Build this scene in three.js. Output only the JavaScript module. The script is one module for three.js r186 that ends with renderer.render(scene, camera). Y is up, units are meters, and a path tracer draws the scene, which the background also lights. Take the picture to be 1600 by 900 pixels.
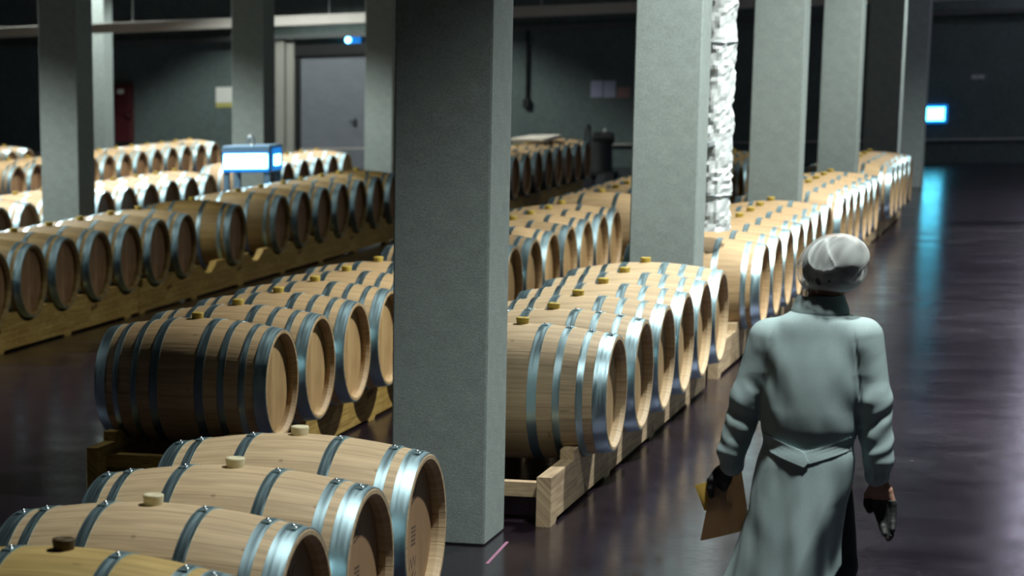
import * as THREE from 'three';
import { RoundedBoxGeometry } from 'three/addons/geometries/RoundedBoxGeometry.js';
import { mergeGeometries } from 'three/addons/utils/BufferGeometryUtils.js';
import { RectAreaLightUniformsLib } from 'three/addons/lights/RectAreaLightUniformsLib.js';
RectAreaLightUniformsLib.init();

// ------------------------------------------------------------------ frame, camera, light
// Metres. x runs along the barrels, y is up from the cellar floor, -z runs away down the rows (D = distance down the rows).
const scene = new THREE.Scene();
scene.background = new THREE.Color(0x000000);
const renderer = new THREE.WebGLRenderer({ antialias: true });
renderer.toneMapping = THREE.LinearToneMapping;
renderer.toneMappingExposure = 0.84;
renderer.shadowMap.enabled = true;

const EYE = 2.2;
// the photograph is the right part of a wider frame: a lens shift
const FOCAL = 3649.09, CX = -86.68, CY = 883.02;
const fullW = 3374, fullH = 1898;
const camera = new THREE.PerspectiveCamera(2 * Math.atan(fullH / 2 / FOCAL) * 180 / Math.PI, 16 / 9, 0.1, 200);
{
  const p = 0.458864, q = 0.208153, w = -0.031840;            // turn, tilt, roll
  const mul = (A, B) => A.map((r) => B[0].map((_, j) => r.reduce((s, v, k) => s + v * B[k][j], 0)));
  const Ry = [[Math.cos(p), 0, Math.sin(p)], [0, 1, 0], [-Math.sin(p), 0, Math.cos(p)]];
  const F = [[1, 0, 0], [0, -1, 0], [0, 0, 1]];
  const Rx = [[1, 0, 0], [0, Math.cos(q), -Math.sin(q)], [0, Math.sin(q), Math.cos(q)]];
  const Rz = [[Math.cos(w), -Math.sin(w), 0], [Math.sin(w), Math.cos(w), 0], [0, 0, 1]];
  const M = mul(Rz, mul(Rx, mul(F, Ry)));
  const m = new THREE.Matrix4().makeBasis(
    new THREE.Vector3(M[0][0], M[0][1], -M[0][2]),
    new THREE.Vector3(-M[1][0], -M[1][1], M[1][2]),
    new THREE.Vector3(-M[2][0], -M[2][1], M[2][2]));
  camera.quaternion.setFromRotationMatrix(m);
  camera.position.set(0, EYE, 0);
  camera.setViewOffset(fullW, fullH, fullW / 2 - CX, fullH / 2 - CY, 1600, 900);
  camera.focus = 9.6;
  camera.userData.fStop = 1.7;
  camera.updateMatrixWorld(true);
}
scene.add(camera);

const CEIL = 6.4;                 // ceiling height
const LAMP_Y = 5.8;               // mouth of the bell lamps
const lampRows = [                // x of the aisle, distances down the rows, brightness, half angle of the beam, softness of its edge
  { x: -0.35, at: [7.9, 14.8, 20.5, 26.2, 34.1], power: [205, 430, 345, 345, 310], cone: [46.5, 62, 60, 58, 56], edge: 0.45, where: 'aisle beside the walking person' },
  { x: -12.2, at: [11.8, 17.8, 23.8, 29.8, 36.0], power: [330, 340, 345, 350, 360], cone: [57, 57, 57, 57, 57], edge: 0.15, where: 'aisle in front of the grey door' },
  { x: -13.5, at: [42.6], power: [250], cone: [58], edge: 0.15, where: 'floor close to the grey door' },
  { x: -17.3, at: [40.9], power: [330], cone: [48], edge: 0.15, where: 'farthest barrel row at the left' },
];
const LAMP_COLOR = new THREE.Color(0.97, 1.0, 0.95);

// ------------------------------------------------------------------ helpers
let seed = 1234567;
function rnd() { seed = (seed * 1664525 + 1013904223) >>> 0; return seed / 4294967296; }
const used = new Map();
function numbered(n) {
  const k = used.get(n) || 0; used.set(n, k + 1);
  return k ? `${n}_${String(k).padStart(3, '0')}` : n;
}
function group(name, x, y, D, turn = 0) {
  const g = new THREE.Group(); g.name = numbered(name); g.position.set(x, y, -D); g.rotation.y = turn; scene.add(g); return g;
}
function part(name, geo, mat, parent) {
  const m = new THREE.Mesh(geo, mat); m.name = name; m.castShadow = m.receiveShadow = true; parent.add(m); return m;
}
function tag(o, label, category, grp, kind) {
  o.userData.label = label;
  if (category) o.userData.category = category;
  if (grp) o.userData.group = grp;
  if (kind) o.userData.kind = kind;
  return o;
}
function structure(name, geo, mat, label, category) {
  const m = new THREE.Mesh(geo, mat); m.name = name; m.castShadow = m.receiveShadow = true; scene.add(m);
  return tag(m, label, category, null, 'structure');
}
// a box between two corners, distances given down the rows
function span(x0, x1, y0, y1, d0, d1, r = 0) {
  const w = x1 - x0, h = y1 - y0, d = d1 - d0;
  const g = r ? new RoundedBoxGeometry(w, h, d, 2, r) : new THREE.BoxGeometry(w, h, d);
  g.translate((x0 + x1) / 2, (y0 + y1) / 2, -(d0 + d1) / 2); return g;
}
function cyl(r0, r1, h, n = 24) { return new THREE.CylinderGeometry(r0, r1, h, n); }
function tube(pts, r, seg = 24, rad = 8, closed = false) {
  return new THREE.TubeGeometry(new THREE.CatmullRomCurve3(pts.map((p) => new THREE.Vector3(...p)), closed), seg, r, rad, closed);
}
// value noise
function hash2(x, y, s) { let h = (x * 374761393 + y * 668265263 + s * 1442695041) | 0; h = Math.imul(h ^ (h >>> 13), 1274126177); return ((h ^ (h >>> 16)) >>> 0) / 4294967296; }
function vnoise(x, y, px, py, s) {
  const xi = Math.floor(x), yi = Math.floor(y), fx = x - xi, fy = y - yi;
  const u = fx * fx * (3 - 2 * fx), v = fy * fy * (3 - 2 * fy);
  const m = (a, n) => ((a % n) + n) % n;
  const a = hash2(m(xi, px), m(yi, py), s), b = hash2(m(xi + 1, px), m(yi, py), s), c = hash2(m(xi, px), m(yi + 1, py), s), d = hash2(m(xi + 1, px), m(yi + 1, py), s);
  return a + (b - a) * u + (c - a) * v + (a - b - c + d) * u * v;
}
function texture(w, h, fn, srgb = true, rx = 1, ry = 1) {
  const data = new Uint8Array(w * h * 4);
  for (let y = 0; y < h; y++) for (let x = 0; x < w; x++) {
    const c = fn(x / w, y / h, x, y), i = (y * w + x) * 4;
    for (let k = 0; k < 3; k++) data[i + k] = Math.max(0, Math.min(255, c[k] * 255));
    data[i + 3] = 255;
  }
  const t = new THREE.DataTexture(data, w, h, THREE.RGBAFormat);
  t.wrapS = t.wrapT = THREE.RepeatWrapping; t.magFilter = THREE.LinearFilter; t.minFilter = THREE.LinearMipmapLinearFilter; t.generateMipmaps = true;
  if (srgb) t.colorSpace = THREE.SRGBColorSpace;
  t.repeat.set(rx, ry); t.needsUpdate = true; return t;
}
const g3 = (v) => [v, v, v];

// ------------------------------------------------------------------ materials
// stave wood: u round the barrel (30 staves), v along it; the grain runs along the staves
const STAVES = 30;
function staveTexture(base, vary, s) {
  return texture(1024, 512, (u, v) => {
    const k = Math.floor(u * STAVES), f = u * STAVES - k;
    const tone = (hash2(k, s, 7) - 0.5) * vary;
    const grain = (vnoise(u * 420, v * 5 + hash2(k, 3, s) * 5, 420, 9999, s) - 0.5) * 0.09 + (vnoise(u * 170, v * 9, 170, 9, s + 5) - 0.5) * 0.08 + (vnoise(u * 9, v * 6, 9, 6, s + 9) - 0.5) * 0.08;
    const joint = (f < 0.035 || f > 0.965) ? -0.07 : 0;
    const knot = vnoise(u * 40, v * 14, 40, 14, s + 21) > 0.955 ? -0.12 : 0;
    const d = tone + grain + joint + knot;
    return [base[0] + d, base[1] + d * 0.95, base[2] + d * 0.8];
  });
}
const staveBump = texture(1024, 512, (u, v) => {
  const f = (u * STAVES) % 1;
  return g3(((f < 0.03 || f > 0.97) ? 0.15 : 0.6) + (vnoise(u * 300, v * 8, 300, 8, 4) - 0.5) * 0.35);
}, false);
const wood = (base, vary, s, rough = 0.62) => new THREE.MeshStandardMaterial({ color: new THREE.Color(0.76, 0.76, 0.76), map: staveTexture(base, vary, s), bumpMap: staveBump, bumpScale: 0.0012, roughness: rough });
const M = {};
M.oakPale = wood([0.80, 0.705, 0.56], 0.07, 1);
M.oakTan = wood([0.76, 0.64, 0.47], 0.08, 2);
M.oakYellow = wood([0.79, 0.68, 0.42], 0.06, 3);
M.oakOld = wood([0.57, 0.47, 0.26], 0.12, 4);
// heads: boards side by side, with faint burnt marks on the near ones
function headTexture(base, s) {
  return texture(512, 512, (u, v) => {
    const k = Math.floor(u * 7), f = u * 7 - k;
    const d = (hash2(k, s, 3) - 0.5) * 0.09 + (vnoise(u * 90, v * 5, 90, 5, s) - 0.5) * 0.12 + (vnoise(u * 6, v * 6, 6, 6, s + 2) - 0.5) * 0.07 + ((f < 0.03 || f > 0.97) ? -0.1 : 0);
    return [base[0] + d, base[1] + d * 0.95, base[2] + d * 0.8];
  });
}
const headMat = (base, s) => new THREE.MeshStandardMaterial({ color: new THREE.Color(0.76, 0.76, 0.76), map: headTexture(base, s), roughness: 0.7 });
M.headPale = headMat([0.72, 0.60, 0.43], 1);
M.headTan = headMat([0.70, 0.57, 0.38], 2);
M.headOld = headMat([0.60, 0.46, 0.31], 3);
// head with a stamped block and handwritten strokes, as on the nearest barrels
{
  const c = document.createElement('canvas'); c.width = c.height = 512; const x = c.getContext('2d');
  x.fillStyle = 'rgb(176,142,106)'; x.fillRect(0, 0, 512, 512);
  for (let i = 0; i < 900; i++) { const l = 20 + rnd() * 120, px = rnd() * 512, py = rnd() * 512; x.strokeStyle = `rgba(${90 + rnd() * 60},${66 + rnd() * 50},${44 + rnd() * 30},0.16)`; x.lineWidth = 0.6 + rnd(); x.beginPath(); x.moveTo(px, py); x.lineTo(px + (rnd() - 0.5) * 3, py + l); x.stroke(); }
  x.strokeStyle = 'rgba(80,58,40,0.55)'; x.lineWidth = 1.5; for (let i = 1; i < 7; i++) { x.beginPath(); x.moveTo(i * 73, 0); x.lineTo(i * 73, 512); x.stroke(); }
  // burnt block of small letters down the middle, and pen strokes
  x.fillStyle = 'rgba(38,26,20,0.85)';
  for (let r = 0; r < 5; r++) for (let k = 0; k < 4; k++) x.fillRect(232 + k * 14 + rnd() * 2, 232 + r * 15, 9 + rnd() * 3, 10);
  x.strokeStyle = 'rgba(45,32,26,0.8)'; x.lineWidth = 6;
  const stroke = (pts) => { x.beginPath(); pts.forEach(([a, b], i) => (i ? x.lineTo(a, b) : x.moveTo(a, b))); x.stroke(); };
  stroke([[205, 380], [225, 345], [245, 380], [262, 340], [282, 376], [300, 345]]);
  stroke([[215, 425], [262, 396], [236, 432], [300, 404]]);
  stroke([[190, 120], [240, 96], [262, 130], [300, 92]]); stroke([[222, 150], [300, 132]]);
  const t = new THREE.CanvasTexture(c); t.colorSpace = THREE.SRGBColorSpace;
  M.headMarked = new THREE.MeshStandardMaterial({ color: new THREE.Color(0.8, 0.8, 0.8), map: t, roughness: 0.7 });
}
const brushed = texture(512, 256, (u, v) => g3(0.5 + (vnoise(u * 24, v * 128, 24, 128, 3) - 0.5) * 0.3 + (vnoise(u * 10, v * 6, 10, 6, 8) - 0.5) * 0.22), false);
M.hoop = new THREE.MeshStandardMaterial({ color: new THREE.Color(0.42, 0.60, 0.66), metalness: 0.98, roughness: 0.76, roughnessMap: brushed });
M.rivet = new THREE.MeshStandardMaterial({ color: new THREE.Color(0.7, 0.75, 0.76), metalness: 1, roughness: 0.25 });
M.bungWhite = new THREE.MeshPhysicalMaterial({ color: 0xe6e0bd, roughness: 0.45, transmission: 0.3, thickness: 0 });
M.bungYellow = new THREE.MeshStandardMaterial({ color: 0xb09a3e, roughness: 0.5 });
M.bungBrown = new THREE.MeshStandardMaterial({ color: 0x4a3a1c, roughness: 0.6 });
// sawn beams: grain along the beam (u in metres along, v across)
function beamTex(base, s) {
  return texture(1024, 256, (u, v) => {
    const d = (vnoise(u * 8, v * 70, 8, 70, s) - 0.5) * 0.16 + (vnoise(u * 30, v * 30, 30, 30, s + 4) - 0.5) * 0.09 + (vnoise(u * 5, v * 4, 5, 4, s + 6) - 0.5) * 0.1;
    const ku = vnoise(u * 17, v * 5, 17, 5, s + 9) > 0.93 ? -0.22 : 0;
    return [base[0] + d + ku, base[1] + d + ku, base[2] + d * 0.85 + ku];
  });
}
M.beamPale = new THREE.MeshStandardMaterial({ color: new THREE.Color(0.76, 0.76, 0.76), map: beamTex([0.78, 0.68, 0.54], 1), roughness: 0.75 });
M.beamYellow = new THREE.MeshStandardMaterial({ color: new THREE.Color(0.72, 0.72, 0.72), map: beamTex([0.64, 0.52, 0.24], 2), roughness: 0.75 });
// painted concrete: fine grit and faint clouds
const grit = texture(512, 512, (u, v) => g3(0.86 + (vnoise(u * 256, v * 256, 256, 256, 1) - 0.5) * 0.14 + (vnoise(u * 60, v * 60, 60, 60, 2) - 0.5) * 0.08 + (vnoise(u * 6, v * 10, 6, 10, 3) - 0.5) * 0.045));
const gritBump = texture(512, 512, (u, v) => g3(0.5 + (vnoise(u * 200, v * 200, 200, 200, 5) - 0.5) * 0.8), false);
const clone = (t, x, y) => { const c = t.clone(); c.repeat.set(x, y); c.needsUpdate = true; return c; };
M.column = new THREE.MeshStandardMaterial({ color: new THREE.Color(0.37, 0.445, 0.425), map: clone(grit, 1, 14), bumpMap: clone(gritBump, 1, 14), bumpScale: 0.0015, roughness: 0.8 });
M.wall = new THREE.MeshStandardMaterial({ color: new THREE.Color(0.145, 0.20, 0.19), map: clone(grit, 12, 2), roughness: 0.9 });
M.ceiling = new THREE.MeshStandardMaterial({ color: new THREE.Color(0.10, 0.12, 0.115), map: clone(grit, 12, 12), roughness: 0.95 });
M.ledge = new THREE.MeshStandardMaterial({ color: new THREE.Color(0.62, 0.61, 0.56), map: clone(grit, 10, 1), roughness: 0.8 });
M.ledgeDark = new THREE.MeshStandardMaterial({ color: new THREE.Color(0.13, 0.15, 0.145), map: clone(grit, 10, 1), roughness: 0.85 });
// resin floor: smooth with faint roller marks
const floorRough = texture(1024, 1024, (u, v) => g3(0.21 + (vnoise(u * 30, v * 30, 30, 30, 2) - 0.5) * 0.05 + (vnoise(u * 9, v * 40, 9, 40, 3) - 0.5) * 0.05 + (vnoise(u * 300, v * 300, 300, 300, 5) - 0.5) * 0.06), false, 4, 8);
const floorCol = texture(512, 512, (u, v) => { const d = (vnoise(u * 12, v * 12, 12, 12, 4) - 0.5) * 0.10 + (vnoise(u * 120, v * 120, 120, 120, 6) - 0.5) * 0.08; return [0.9 + d, 0.9 + d, 0.9 + d]; }, true, 5, 9);
M.floor = new THREE.MeshPhysicalMaterial({ color: new THREE.Color(0.013, 0.008, 0.014), map: floorCol, roughnessMap: floorRough, roughness: 1, specularIntensity: 1, specularColor: new THREE.Color(0.84, 0.76, 1.0), ior: 1.6 });
M.foil = new THREE.MeshStandardMaterial({ color: new THREE.Color(0.84, 0.90, 0.90), metalness: 0.3, roughness: 0.3, flatShading: true });
M.door = new THREE.MeshStandardMaterial({ color: new THREE.Color(0.21, 0.24, 0.27), roughness: 0.55, map: clone(grit, 1, 2) });
M.frame = new THREE.MeshStandardMaterial({ color: new THREE.Color(0.30, 0.31, 0.27), roughness: 0.7 });
M.dark = new THREE.MeshStandardMaterial({ color: 0x0c1011, roughness: 0.6 });
M.steel = new THREE.MeshStandardMaterial({ color: new THREE.Color(0.5, 0.55, 0.57), metalness: 0.9, roughness: 0.4 });
M.paper = new THREE.MeshStandardMaterial({ color: 0xdde2da, roughness: 0.8 });
M.glowWhite = new THREE.MeshStandardMaterial({ color: 0xffffff, emissive: new THREE.Color(0.16, 0.62, 1.0), emissiveIntensity: 16, roughness: 0.4 });
M.glowCyan = new THREE.MeshStandardMaterial({ color: 0xffffff, emissive: new THREE.Color(0.07, 0.72, 1.0), emissiveIntensity: 18, roughness: 0.4 });
M.glowBlue = new THREE.MeshStandardMaterial({ color: 0x2a7fe0, emissive: new THREE.Color(0.01, 0.26, 0.85), emissiveIntensity: 0.9, roughness: 0.4 });
M.stripGlow = new THREE.MeshStandardMaterial({ color: 0xffffff, emissive: new THREE.Color(0.82, 0.78, 1.0), emissiveIntensity: 26, roughness: 0.6 });
M.lampGlow = new THREE.MeshStandardMaterial({ color: 0xffffff, emissive: LAMP_COLOR, emissiveIntensity: 4, roughness: 0.6 });

// ------------------------------------------------------------------ the cellar
const X0 = -24, X1 = 2.6, D0 = -3.5, D1 = 46.6;
structure('floor', span(X0 - 0.2, X1 + 0.2, -0.2, 0, D0 - 0.2, D1 + 0.2), M.floor, 'dark purple glossy resin floor of the cellar', 'floor');
structure('ceiling', span(X0 - 0.2, X1 + 0.2, CEIL, CEIL + 0.2, D0 - 0.2, D1 + 0.2), M.ceiling, 'dark ceiling of the cellar', 'ceiling');
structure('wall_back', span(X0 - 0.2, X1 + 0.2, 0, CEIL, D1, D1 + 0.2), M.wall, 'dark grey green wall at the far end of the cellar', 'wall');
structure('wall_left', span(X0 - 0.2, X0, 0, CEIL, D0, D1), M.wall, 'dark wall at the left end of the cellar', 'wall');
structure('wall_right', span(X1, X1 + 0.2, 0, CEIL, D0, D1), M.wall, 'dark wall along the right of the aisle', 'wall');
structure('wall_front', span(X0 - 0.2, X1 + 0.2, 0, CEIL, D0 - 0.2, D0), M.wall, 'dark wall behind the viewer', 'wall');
// two ledges along the far wall, and a low rail
structure('trim_2', span(X0, X1, 2.62, 2.72, D1 - 0.22, D1, 0.01), M.ledgeDark, 'thin dark ledge below the pale one on the far wall', 'ledge');
structure('trim_3', span(X0, X1, 0.415, 0.445, D1 - 0.06, D1), M.ledge, 'thin pale rail low on the far wall', 'rail');

// ------------------------------------------------------------------ ceiling beams and lamps
for (let k = 0; k < 8; k++) {
  const d = 4.0 + k * 6.0;
  if (d > D1 - 1) break;
  const b = structure(`trim_${4 + k}`, span(X0, X1, CEIL - 0.42, CEIL, d, d + 0.42), M.ceiling, `${['first', 'second', 'third', 'fourth', 'fifth', 'sixth', 'seventh', 'eighth'][k]} concrete ceiling beam counted from the viewer`, 'beam');
}
{
  const ords = ['nearest', 'second', 'third', 'fourth', 'fifth', 'sixth', 'seventh'];
  const bell = new THREE.LatheGeometry([[0.055, 0.30], [0.06, 0.26], [0.09, 0.20], [0.16, 0.08], [0.21, 0.0], [0.204, 0.0], [0.154, 0.075], [0.085, 0.19], [0.05, 0.25]].map(([r, y]) => new THREE.Vector2(r, y)), 32);
  for (const r of lampRows) r.at.forEach((d, i) => {
    const g = group('ceiling_lamp', r.x, LAMP_Y, d);
    part('reflector', bell, M.steel, g);
    part('hanger', cyl(0.012, 0.012, CEIL - LAMP_Y - 0.29, 10).translate(0, (CEIL - LAMP_Y - 0.29) / 2 + 0.29, 0), M.steel, g);
    part('bulb', cyl(0.17, 0.17, 0.012, 32).translate(0, 0.06, 0), M.lampGlow, g);
    tag(g, `${ords[i]} hanging bell lamp over the ${r.where}`, 'lamp', 'hanging bell lamps');
    const l = new THREE.SpotLight(LAMP_COLOR, r.power[i], 0, r.cone[i] * Math.PI / 180, r.edge, 2);
    l.name = 'lamp_light'; l.position.set(0, 0.045, 0); l.target.position.set(0, -3, 0); l.castShadow = true; l.shadow.radius = 6; l.shadow.mapSize.set(1024, 1024);
    g.add(l); g.add(l.target);
  });
}

// strip lamps over the far end of the aisle: the glossy floor mirrors them
{
  const ords = ['first', 'second', 'third', 'fourth'];
  const strip = (x, y, d, len, label, power) => {
    const g = group('strip_lamp', x, y, d);
    part('housing', new RoundedBoxGeometry(len, 0.07, 0.16, 2, 0.015).translate(0, 0.045, 0), M.steel, g);
    part('tube_cover', new RoundedBoxGeometry(len - 0.06, 0.05, 0.12, 3, 0.022).translate(0, 0.0, 0), M.stripGlow, g);
    if (y < CEIL - 0.2) for (const k of [-0.4, 0.4]) part('hanger', cyl(0.008, 0.008, CEIL - y - 0.08, 8).translate(k * len, (CEIL - y - 0.08) / 2 + 0.08, 0), M.steel, g);
    tag(g, label, 'lamp', 'strip lamps over the far aisle');
    const l = new THREE.RectAreaLight(LAMP_COLOR, power, len - 0.06, 0.12); l.name = 'strip_light'; l.position.set(0, -0.03, 0); l.rotation.x = -Math.PI / 2; l.castShadow = true; g.add(l);
  };
  [33.5, 37.0, 40.5, 44.0].forEach((d, i) => strip(0.35, 4.5, d, 2.4, `${ords[i]} hanging strip lamp over the far end of the aisle`, 3));
  strip(0.35, 3.45, 46.45, 2.6, 'strip lamp high on the far wall at the end of the aisle', 1);
}

// ------------------------------------------------------------------ columns
const ORD = ['first', 'second', 'third', 'fourth', 'fifth', 'sixth', 'seventh', 'eighth', 'ninth', 'tenth', 'eleventh', 'twelfth'];
function column(xr, d, w, dep, label) {
  const m = new THREE.Mesh(span(-w, 0, 0, CEIL, 0, dep, 0.012), M.column); m.castShadow = m.receiveShadow = true;
  m.name = numbered('concrete_pillar'); m.position.set(xr, 0, -d); scene.add(m);
  tag(m, label, 'pillar', 'square concrete pillars'); return m;
}
const XC = -2.416;
column(XC, 10.47, 0.437, 0.40, 'large square grey pillar in the middle of the picture, nearest of all');
column(XC, 16.50, 0.437, 0.40, 'grey pillar with the foil wrapped pipe at its side');
column(XC, 22.50, 0.44, 0.36, 'pale grey pillar next beyond the foil wrapped pipe');
column(XC, 28.0, 0.41, 0.36, 'pale grey pillar directly behind and above the hairnet, third from the central one');
column(XC, 34.0, 0.44, 0.40, 'shaded grey pillar at the far end of the aisle-side row');
column(XC, 39.0, 0.44, 0.40, 'farthest shaded pillar, just left of the lit sign on the right');
column(-9.4, 22.42, 0.42, 0.44, 'square grey pillar at far left with its right side dark');
column(-9.4, 28.42, 0.42, 0.44, 'grey pillar behind the blue glowing lamp box');
column(-9.4, 34.4, 0.42, 0.44, 'dim grey pillar half hidden by the big central pillar');
column(-17.0, 41.9, 0.44, 0.44, 'distant pale pillar seen just behind the far left pillar');

// long pale duct hung across the far end
{
  const g = group('ventilation_duct', 0, 0, 0);
  const xs = [X0 + 0.05, -20.4, -16.8, -13.2, -9.6, -6.0, -2.4, X1 - 0.05];
  for (let i = 0; i < xs.length - 1; i++) part('duct_section', span(xs[i] + 0.004, xs[i + 1] - 0.004, 2.785, 2.955, 39.62, 40.02, 0.012), M.ledge, g);
  for (let i = 1; i < xs.length - 1; i++) part('flange', span(xs[i] - 0.02, xs[i] + 0.02, 2.775, 2.965, 39.61, 40.03, 0.004), M.ledge, g);
  for (let i = 1; i < xs.length - 1; i++) part('hanger_rod', cyl(0.01, 0.01, CEIL - 2.96, 8).translate(xs[i] + 1.2, (CEIL + 2.96) / 2, -39.82), M.steel, g);
  tag(g, 'long pale duct hung high across the far end of the cellar', 'duct');
}
// foil wrapped pipe hanging beside the second pillar
{
  const g = group('foil_pipe', -2.41, 0.93, 17.33);
  const h = CEIL - 0.93, geo = new THREE.CylinderGeometry(0.098, 0.098, h, 30, 200, true).translate(0, h / 2, 0);
  const p = geo.attributes.position;
  for (let i = 0; i < p.count; i++) {
    const x = p.getX(i), y = p.getY(i), z = p.getZ(i), a = Math.atan2(z, x), u = (a / Math.PI + 1) / 2 * 10;
    const k = 1 + (vnoise(u, y * 14, 10, 9999, 3) - 0.5) * 0.16 + (vnoise(u * 2.5, y * 34, 25, 9999, 5) - 0.5) * 0.30;
    p.setX(i, x * k); p.setZ(i, z * k);
  }
  geo.computeVertexNormals();
  part('wrap', geo, M.foil, g);
  for (const y of [0.25, 1.3, 2.4]) part('clamp', new THREE.TorusGeometry(0.103, 0.008, 8, 32).rotateX(Math.PI / 2).translate(0, y, 0), M.steel, g);
  for (const y of [0.6, 2.9]) part('bracket', span(-0.03, 0.0, y, y + 0.03, -0.42, -0.08), M.steel, g);
  tag(g, 'crumpled silver foil wrapped pipe hanging beside a grey pillar', 'pipe');
}

// ------------------------------------------------------------------ barrels
const BL = 0.9587, RC = 0.528, RBULGE = 0.341, REND = 0.286;     // length, axis height, radii
const wr = (x) => { const u = 2 * x / BL; return REND + (RBULGE - REND) * (1 - Math.pow(Math.abs(u), 1.9)); };
// surface of revolution about the x axis from [x, r] points; u goes round, v along
function revolve(pts, n) {
  const pos = [], uv = [], idx = [], m = pts.length;
  for (let i = 0; i <= n; i++) {
    const a = i / n * Math.PI * 2 + Math.PI / 2;
    for (let j = 0; j < m; j++) { pos.push(pts[j][0], pts[j][1] * Math.sin(a), pts[j][1] * Math.cos(a)); uv.push(i / n, pts[j][0] / BL + 0.5); }
  }
  for (let i = 0; i < n; i++) for (let j = 0; j < m - 1; j++) { const a = i * m + j, b = a + 1, c = a + m, d = c + 1; idx.push(a, b, d, a, d, c); }
  const g = new THREE.BufferGeometry();
  g.setAttribute('position', new THREE.Float32BufferAttribute(pos, 3)); g.setAttribute('uv', new THREE.Float32BufferAttribute(uv, 2)); g.setIndex(idx); g.computeVertexNormals();
  const nn = g.attributes.normal;                               // close the seam
  for (let j = 0; j < m; j++) { const b = n * m + j; const v = new THREE.Vector3(nn.getX(j) + nn.getX(b), nn.getY(j) + nn.getY(b), nn.getZ(j) + nn.getZ(b)).normalize(); nn.setXYZ(j, v.x, v.y, v.z); nn.setXYZ(b, v.x, v.y, v.z); }
  return g;
}
const RECESS = 0.05;
function bodyGeo(n, k) {
  const out = [];
  for (let i = 0; i <= k; i++) { const x = (i / k - 0.5) * (BL - 0.006); out.push([x, wr(x)]); }
  const e = BL / 2;
  const shell = revolve(out.map(([x, r]) => [x, r]), n);
  const rims = [1, -1].map((s) => {
    const seq = [[s * (e - 0.003), REND], [s * e, REND - 0.004], [s * e, REND - 0.018], [s * (e - 0.022), REND - 0.030], [s * (e - RECESS - 0.004), REND - 0.026]];
    const g = []; for (let i = 0; i < seq.length - 1; i++) g.push(revolve(s > 0 ? [seq[i], seq[i + 1]] : [seq[i + 1], seq[i]], n));
    return mergeGeometries(g);
  });
  return mergeGeometries([shell, ...rims]).translate(0, RBULGE + 0.003, 0);
}
function headGeo(s, n) {
  const g = new THREE.CircleGeometry(REND - 0.024, n);
  g.rotateZ(0); g.rotateY(s > 0 ? Math.PI / 2 : -Math.PI / 2); g.translate(s * (BL / 2 - RECESS), RBULGE + 0.003, 0); return g;
}
function hoopGeo(x0, x1, n) {
  const t = 0.0028, k = 3, pts = [[x0, wr(x0) - 0.002]];
  for (let i = 0; i <= k; i++) { const x = x0 + (x1 - x0) * i / k; pts.push([x, wr(x) + t]); }
  pts.push([x1, wr(x1) - 0.002]);
  const parts = []; const mid = pts.slice(1, -1);
  parts.push(revolve([pts[0], pts[1]], n), revolve(mid, n), revolve([pts[pts.length - 2], pts[pts.length - 1]], n));
  return mergeGeometries(parts).translate(0, RBULGE + 0.003, 0);
}
const bungGeo = (() => { const p = [[0.0, -0.012], [0.027, -0.012], [0.030, 0.0], [0.033, 0.026], [0.031, 0.031], [0.020, 0.032], [0.018, 0.028], [0, 0.028]].map(([a, b]) => new THREE.Vector2(a, b)); return new THREE.LatheGeometry(p, 24); })();
const E2 = BL / 2;
const hoopSets = {
  six: [[0.002, 0.062], [0.096, 0.131], [0.295, 0.335]],
  eight: [[0.002, 0.066], [0.112, 0.144], [0.220, 0.254], [0.330, 0.376]],
};
const geoCache = {};
function geos(set, n) {
  const key = set + n; if (geoCache[key]) return geoCache[key];
  const hoops = [];
  for (const [a, b] of hoopSets[set]) for (const s of [1, -1]) { const p = s * (E2 - a), q = s * (E2 - b); hoops.push({ geo: hoopGeo(Math.min(p, q), Math.max(p, q), n), x: (p + q) / 2 }); }
  return (geoCache[key] = { body: bodyGeo(n, n > 50 ? 28 : 14), heads: [headGeo(1, n), headGeo(-1, n)], hoops });
}
const rivetGeo = new THREE.SphereGeometry(0.0065, 10, 6).scale(1, 0.9, 1);
function barrel({ x, d, set = 'six', n = 48, body = M.oakTan, head = M.headTan, bung = M.bungYellow, rivets = false, spin = 0, turn = 0, base = RC - RBULGE - 0.003 }, label, grp) {
  const g = group('oak_barrel', x - E2, base, d, turn);
  const G = geos(set, n);
  const b = part('body', G.body, body, g);
  b.rotation.x = 0;
  G.heads.forEach((h) => part('head', h, head, g));
  for (const h of G.hoops) {
    const m = part('hoop', h.geo, M.hoop, g);
    if (rivets) {
      const r = wr(h.x) + 0.004;
      for (const [dz, dx] of [[-0.012, -0.008], [0.018, 0.008]]) {
        const a = dz / r + 0.02;
        part('rivet', rivetGeo, M.rivet, m).position.set(h.x + dx, RBULGE + 0.003 + r * Math.cos(a), r * Math.sin(a));
      }
      // the lapped end of the hoop strip
      const w = 0.03, lap = new THREE.BoxGeometry(w, 0.002, 0.07).translate(h.x, RBULGE + 0.003 + wr(h.x) + 0.0035, 0.01);
      part('lap_joint', lap, M.hoop, m);
    }
  }
  const bu = part('bung', bungGeo, bung, g); bu.position.set((rnd() - 0.5) * 0.02, RBULGE * 2 + 0.003, 0);
  tag(g, label, 'barrel', grp);
  return g;
}
const XA = -2.0785, XCc = -3.808, XB = -7.655, XE = -10.1, XF = -14.2, XG = -17.0;
const jit = (a) => (rnd() - 0.5) * a;

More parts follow.
